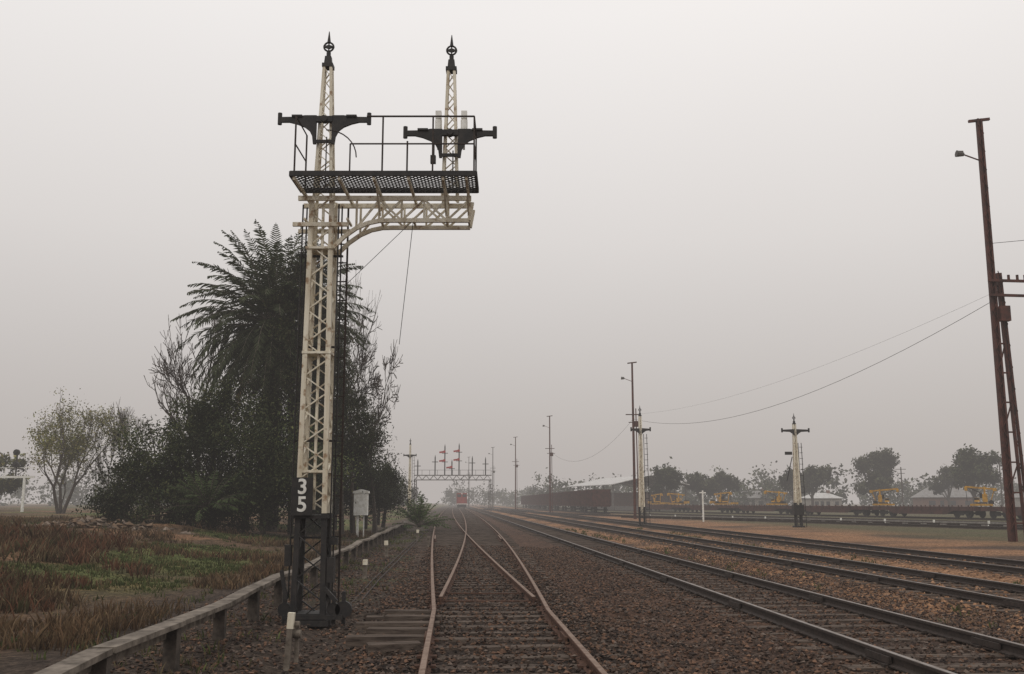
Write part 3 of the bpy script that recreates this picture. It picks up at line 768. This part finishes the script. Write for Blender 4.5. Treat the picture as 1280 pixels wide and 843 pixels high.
# palm
random.seed(4); np.random.seed(4)
pc=(-12.3,51,0); e=empty('date_palm',(pc[0],pc[1],H(pc[0],pc[1]))); P=Part()
zc=10.6; pv=None
for k in range(12):
    p=(.15*math.sin(k*.5),0,zc*k/11); 
    if pv: P.tube(pv,p,.48-.01*k,.47-.01*k,n=12,caps=False)
    pv=p
P.tube((0,0,zc-1.6),(0,0,zc+.1),.45,.85,n=12)
P.done('trunk',M_bark,e)
LV=[];LF=[];LC=[]; ST=Part()
def frond(base,az,el,L,dead=False,n=46,wl=.55,lw=.022,curl=1.0):
    d=Vector((math.cos(az)*math.cos(el),math.sin(az)*math.cos(el),math.sin(el))); p=Vector(base); st=L/n
    side=Vector((-math.sin(az),math.cos(az),0)); tone=random.uniform(.6,1.4)
    for k in range(n):
        d=(d+Vector((0,0,-1))*(.014+.032*k/n)*curl*(1.35 if el<.2 else 1)).normalized(); q=p+d*st
        if k%3==0: ST.tube(p,p+d*st*3.05,.03*(1-k/n)+.006,.03*(1-k/n)+.004,n=3,caps=False)
        if k>3:
            t=k/n; ll=wl*math.sin(math.pi*min(1,(t*.9+.12)))**.6
            upv=side.cross(d).normalized()
            for sg in (-1,1):
                ld=(side*sg*.75+d*.7+upv*random.uniform(-.3,.45)+Vector((0,0,-.12))).normalized()
                tip=q+ld*ll*random.uniform(.85,1.1)+Vector((0,0,-.08)); i=len(LV)
                wv=(d+upv*random.uniform(-.8,.8)).normalized()*lw
                LV.extend([tuple(q-wv*.7),tuple(q+wv*.7),tuple(q+(tip-q)*.55+wv),tuple(tip),tuple(q+(tip-q)*.55-wv)]); LF.append((i,i+1,i+2,i+3,i+4))
                c=(.15,.10,.045) if dead else (.046,.056,.025)
                f=tone*random.uniform(.75,1.25); LC.extend([(c[0]*f,c[1]*f,c[2]*f)]*5)
        p=q
for k in range(190):
    az=k*2.39996; u=k/190
    el=math.radians(82-125*u**.85)+random.uniform(-.1,.1)
    frond((math.cos(az)*.4,math.sin(az)*.4,zc+.4-1.2*u),az,el,random.uniform(4.5,5.6)*(1-.12*u),dead=(u>.955),lw=.042,wl=.66,n=42)
mkmesh('fronds',LV,LF,M_leaf,e,tint=np.array(LC)); ST.done('frond_stems',M_timber,e)
LV=[];LF=[];LC=[];ST=Part()
e=empty('small_palm_plant',(-5.6,61,.02))
for k in range(46): frond((0,0,.25),k*2.4,random.uniform(.2,1.3),random.uniform(1.4,2.2),n=18,wl=.28,lw=.03)
LC=[(c[0]*1.7,c[1]*2.2,c[2]*1.4) for c in LC]
mkmesh('fronds',LV,LF,M_leaf,e,tint=np.array(LC)); ST.done('stems',M_timber,e)
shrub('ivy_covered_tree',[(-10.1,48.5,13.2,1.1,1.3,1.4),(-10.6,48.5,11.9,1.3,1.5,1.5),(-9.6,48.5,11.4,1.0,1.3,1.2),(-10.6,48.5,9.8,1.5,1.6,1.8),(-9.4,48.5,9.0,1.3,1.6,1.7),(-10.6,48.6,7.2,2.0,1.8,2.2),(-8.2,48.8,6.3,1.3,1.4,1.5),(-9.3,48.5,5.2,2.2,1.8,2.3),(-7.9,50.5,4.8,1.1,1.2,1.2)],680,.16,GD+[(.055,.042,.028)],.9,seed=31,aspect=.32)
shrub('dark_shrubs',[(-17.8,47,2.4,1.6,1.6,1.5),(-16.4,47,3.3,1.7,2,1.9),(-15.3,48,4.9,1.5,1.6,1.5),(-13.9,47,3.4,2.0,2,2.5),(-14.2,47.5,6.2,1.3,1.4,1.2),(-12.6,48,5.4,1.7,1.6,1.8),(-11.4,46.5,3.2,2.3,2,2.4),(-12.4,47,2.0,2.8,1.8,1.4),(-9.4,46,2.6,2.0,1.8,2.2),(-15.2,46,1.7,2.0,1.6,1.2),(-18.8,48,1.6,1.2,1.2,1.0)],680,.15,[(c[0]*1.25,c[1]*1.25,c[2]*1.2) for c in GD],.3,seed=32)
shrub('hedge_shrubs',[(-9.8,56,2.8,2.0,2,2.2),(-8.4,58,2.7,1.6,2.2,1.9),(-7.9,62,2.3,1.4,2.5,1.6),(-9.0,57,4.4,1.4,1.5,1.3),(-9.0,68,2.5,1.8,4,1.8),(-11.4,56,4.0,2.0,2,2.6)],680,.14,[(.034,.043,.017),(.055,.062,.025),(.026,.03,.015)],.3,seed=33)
LV=[];LF=[];LC=[];ST=Part(); random.seed(9)
e=empty('cycad_plant',(-13.4,44.4,H(-13.4,44.4)))
for k in range(34): frond((0,0,1.0),k*2.4,random.uniform(.1,1.2),random.uniform(1.6,2.3),n=24,wl=.35)
mkmesh('fronds',LV,LF,M_leaf,e,tint=np.array(LC)*np.array([1.2,1.4,1.1])); ST.done('stems',M_bark,e)
# distant tree belt
np.random.seed(50); random.seed(50)
CC=[];CL=[]
for k in range(380):
    x=random.uniform(-330,330); y=265+random.uniform(0,120)+abs(x)*.05
    if abs(x+K*y-8)<22: y+=190
    h=random.uniform(4.5,10.5)*(1 if random.random()<.8 else 1.3); r=random.uniform(2.5,5)
    n=200; sub=np.random.normal(size=(10,3)); sub/=np.linalg.norm(sub,axis=1)[:,None]
    sc=sub*np.array([r,r,h*.38])+np.array([x,y,h*.55]); idx=np.random.randint(0,10,n)
    C=sc[idx]+np.random.normal(size=(n,3))*r*.27; CC.append(C[C[:,2]>0]); CL.append(np.random.uniform(.5,1.4,10)[idx][C[:,2]>0]*random.uniform(.7,1.3))
leafobj('distant_trees',np.concatenate(CC),1.1,GO+GD,None,aspect=.6,clump=np.concatenate(CL))
# grass
np.random.seed(60); random.seed(60)
V=[];F=[];C=[]
def blade(x,y,h,c,w=.012):
    z=H(x,y)-.01; a_=random.uniform(0,6.28); dx,dy=math.cos(a_)*w,math.sin(a_)*w; l=h*random.uniform(.1,.8); b2=random.uniform(0,6.28)
    i=len(V); tx,ty=math.cos(b2)*l,math.sin(b2)*l
    V.extend([(x-dx,y-dy,z),(x+dx,y+dy,z),(x+tx*.4+dx*.7,y+ty*.4+dy*.7,z+h*.6),(x+tx,y+ty,z+h),(x+tx*.4-dx*.7,y+ty*.4-dy*.7,z+h*.6)])
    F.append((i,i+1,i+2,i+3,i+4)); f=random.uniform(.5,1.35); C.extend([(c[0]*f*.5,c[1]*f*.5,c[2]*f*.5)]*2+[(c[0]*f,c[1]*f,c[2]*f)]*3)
cnt=0
while cnt<13500:
    y=9+random.random()**1.3*52; x=-4.3-K*y-random.random()**1.1*(5+y*.45)
    xt=x+K*y; n=N(x,y,.16,11); n2=N(x,y,.28,41); g=green(x,y)
    cnt+=1
    if y<32 and xt<-5.6-.05*y+N(x,y,.3,3)*1.5 and N(x,y,.14,77)>-.25 and g<.6:
        cc=[(.125,.058,.036),(.16,.078,.046),(.10,.062,.038),(.155,.108,.06)]; h=random.uniform(.14,.44)*(1+.5*n2); m=9
        c=cc[int((N(x,y,.8,91)*.5+.5)*3.99)%4] if random.random()<.75 else random.choice([(.19,.145,.085),(.09,.08,.04)])
    elif (g>.4 and n2<.25) or random.random()<.08: c=random.choice([(.08,.10,.035),(.10,.115,.042),(.065,.078,.028),(.15,.125,.06)]); h=random.uniform(.04,.14); m=8
    elif n2>.1: c=random.choice([(.15,.09,.05),(.11,.075,.045),(.18,.12,.068)]); h=random.uniform(.08,.32); m=7
    else: continue
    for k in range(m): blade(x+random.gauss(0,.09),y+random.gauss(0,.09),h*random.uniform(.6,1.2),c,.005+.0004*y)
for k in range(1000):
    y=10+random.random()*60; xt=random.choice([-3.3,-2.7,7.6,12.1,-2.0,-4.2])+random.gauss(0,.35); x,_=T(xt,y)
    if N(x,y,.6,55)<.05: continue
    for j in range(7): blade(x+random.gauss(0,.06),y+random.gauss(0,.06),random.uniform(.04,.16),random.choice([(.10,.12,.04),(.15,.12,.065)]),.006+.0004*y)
mkmesh('grass',V,F,M_grass,tint=np.array(C))
# rubble heap in the paddock
def gen_r():
    a_=random.gauss(0,1.6); b2=random.gauss(0,1.3); x,y=-17.0+a_,40+b2; return (x,y,H(x,y)+max(0,.3*(1-abs(a_)/3)*random.random()))
stones('rubble_heap',260,gen_r,.05,.18,[(.15,.10,.065),(.10,.075,.055),(.18,.14,.11)])

# ------------------------------------------------------------ fog layer
fm=bpy.data.materials.new('fog'); fm.use_nodes=True; nt=fm.node_tree; nt.nodes.clear()
out=nt.nodes.new('ShaderNodeOutputMaterial'); ab=nt.nodes.new('ShaderNodeVolumeAbsorption'); em=nt.nodes.new('ShaderNodeEmission'); ad=nt.nodes.new('ShaderNodeAddShader')
SG=.00105; ab.inputs['Color'].default_value=(0,0,0,1); ab.inputs['Density'].default_value=SG
em.inputs['Color'].default_value=(.475,.438,.418,1); em.inputs['Strength'].default_value=SG  # painted haze: fog emits a set colour instead of scattering skylight
nt.links.new(ab.outputs[0],ad.inputs[0]); nt.links.new(em.outputs[0],ad.inputs[1]); nt.links.new(ad.outputs[0],out.inputs['Volume'])
P=Part(); P.box((0,1200,32),(4400,3200,76)); P.done('fog',fm)

# ------------------------------------------------------------ sky and light
w=bpy.data.worlds.new('World'); S.world=w; w.use_nodes=True; nt=w.node_tree; bg=nt.nodes['Background']
sky=nt.nodes.new('ShaderNodeTexSky'); sky.sky_type='NISHITA'; sky.sun_disc=False; sky.sun_elevation=math.radians(42); sky.sun_rotation=math.radians(20)
sk=nt.nodes.new('ShaderNodeVectorMath'); sk.operation='SCALE'; sk.inputs['Scale'].default_value=.1; nt.links.new(sky.outputs[0],sk.inputs[0])
tc=nt.nodes.new('ShaderNodeTexCoord'); sp=nt.nodes.new('ShaderNodeSeparateXYZ'); nt.links.new(tc.outputs['Generated'],sp.inputs[0])
nz=nt.nodes.new('ShaderNodeTexNoise'); nz.inputs['Scale'].default_value=1.6; nz.inputs['Detail'].default_value=3; nt.links.new(tc.outputs['Generated'],nz.inputs['Vector'])
ma=nt.nodes.new('ShaderNodeMath'); ma.operation='MULTIPLY_ADD'; ma.inputs[1].default_value=.06; nt.links.new(nz.outputs['Fac'],ma.inputs[0]); 
mb=nt.nodes.new('ShaderNodeMath'); mb.operation='ADD'; mb.inputs[1].default_value=-.03; nt.links.new(sp.outputs['Z'],mb.inputs[0]); nt.links.new(mb.outputs[0],ma.inputs[2])
cr=nt.nodes.new('ShaderNodeValToRGB'); nt.links.new(ma.outputs[0],cr.inputs[0]); el=cr.color_ramp.elements
el[0].position=0; el[0].color=(.475,.438,.418,1); el[1].position=1; el[1].color=(1,.98,.97,1)
for p_,c_ in ((.10,(.60,.56,.535)),(.26,(.80,.76,.73)),(.47,(.97,.935,.91))):
    q=el.new(p_); q.color=(*c_,1)
mx=nt.nodes.new('ShaderNodeMix'); mx.data_type='RGBA'; mx.inputs[0].default_value=.95
nt.links.new(sk.outputs[0],mx.inputs[6]); nt.links.new(cr.outputs[0],mx.inputs[7]); nt.links.new(mx.outputs[2],bg.inputs[0]); bg.inputs[1].default_value=1.0
sd=bpy.data.lights.new('sun','SUN'); sd.energy=.6; sd.angle=math.radians(25); sd.color=(1,.96,.9)
so=bpy.data.objects.new('sun',sd); S.collection.objects.link(so); so.rotation_euler=(math.radians(45),0,math.radians(-25)); so.location=(0,0,60)

cd=bpy.data.cameras.new('camera'); cd.lens=35; cd.sensor_width=36; cd.clip_end=6000; cd.clip_start=.1
co=bpy.data.objects.new('camera',cd); S.collection.objects.link(co); co.location=(0,0,1.7); co.rotation_euler=(math.radians(90+9.45),0,0)
S.camera=co
S.view_settings.view_transform='Standard'; S.view_settings.look='None'; S.view_settings.exposure=0
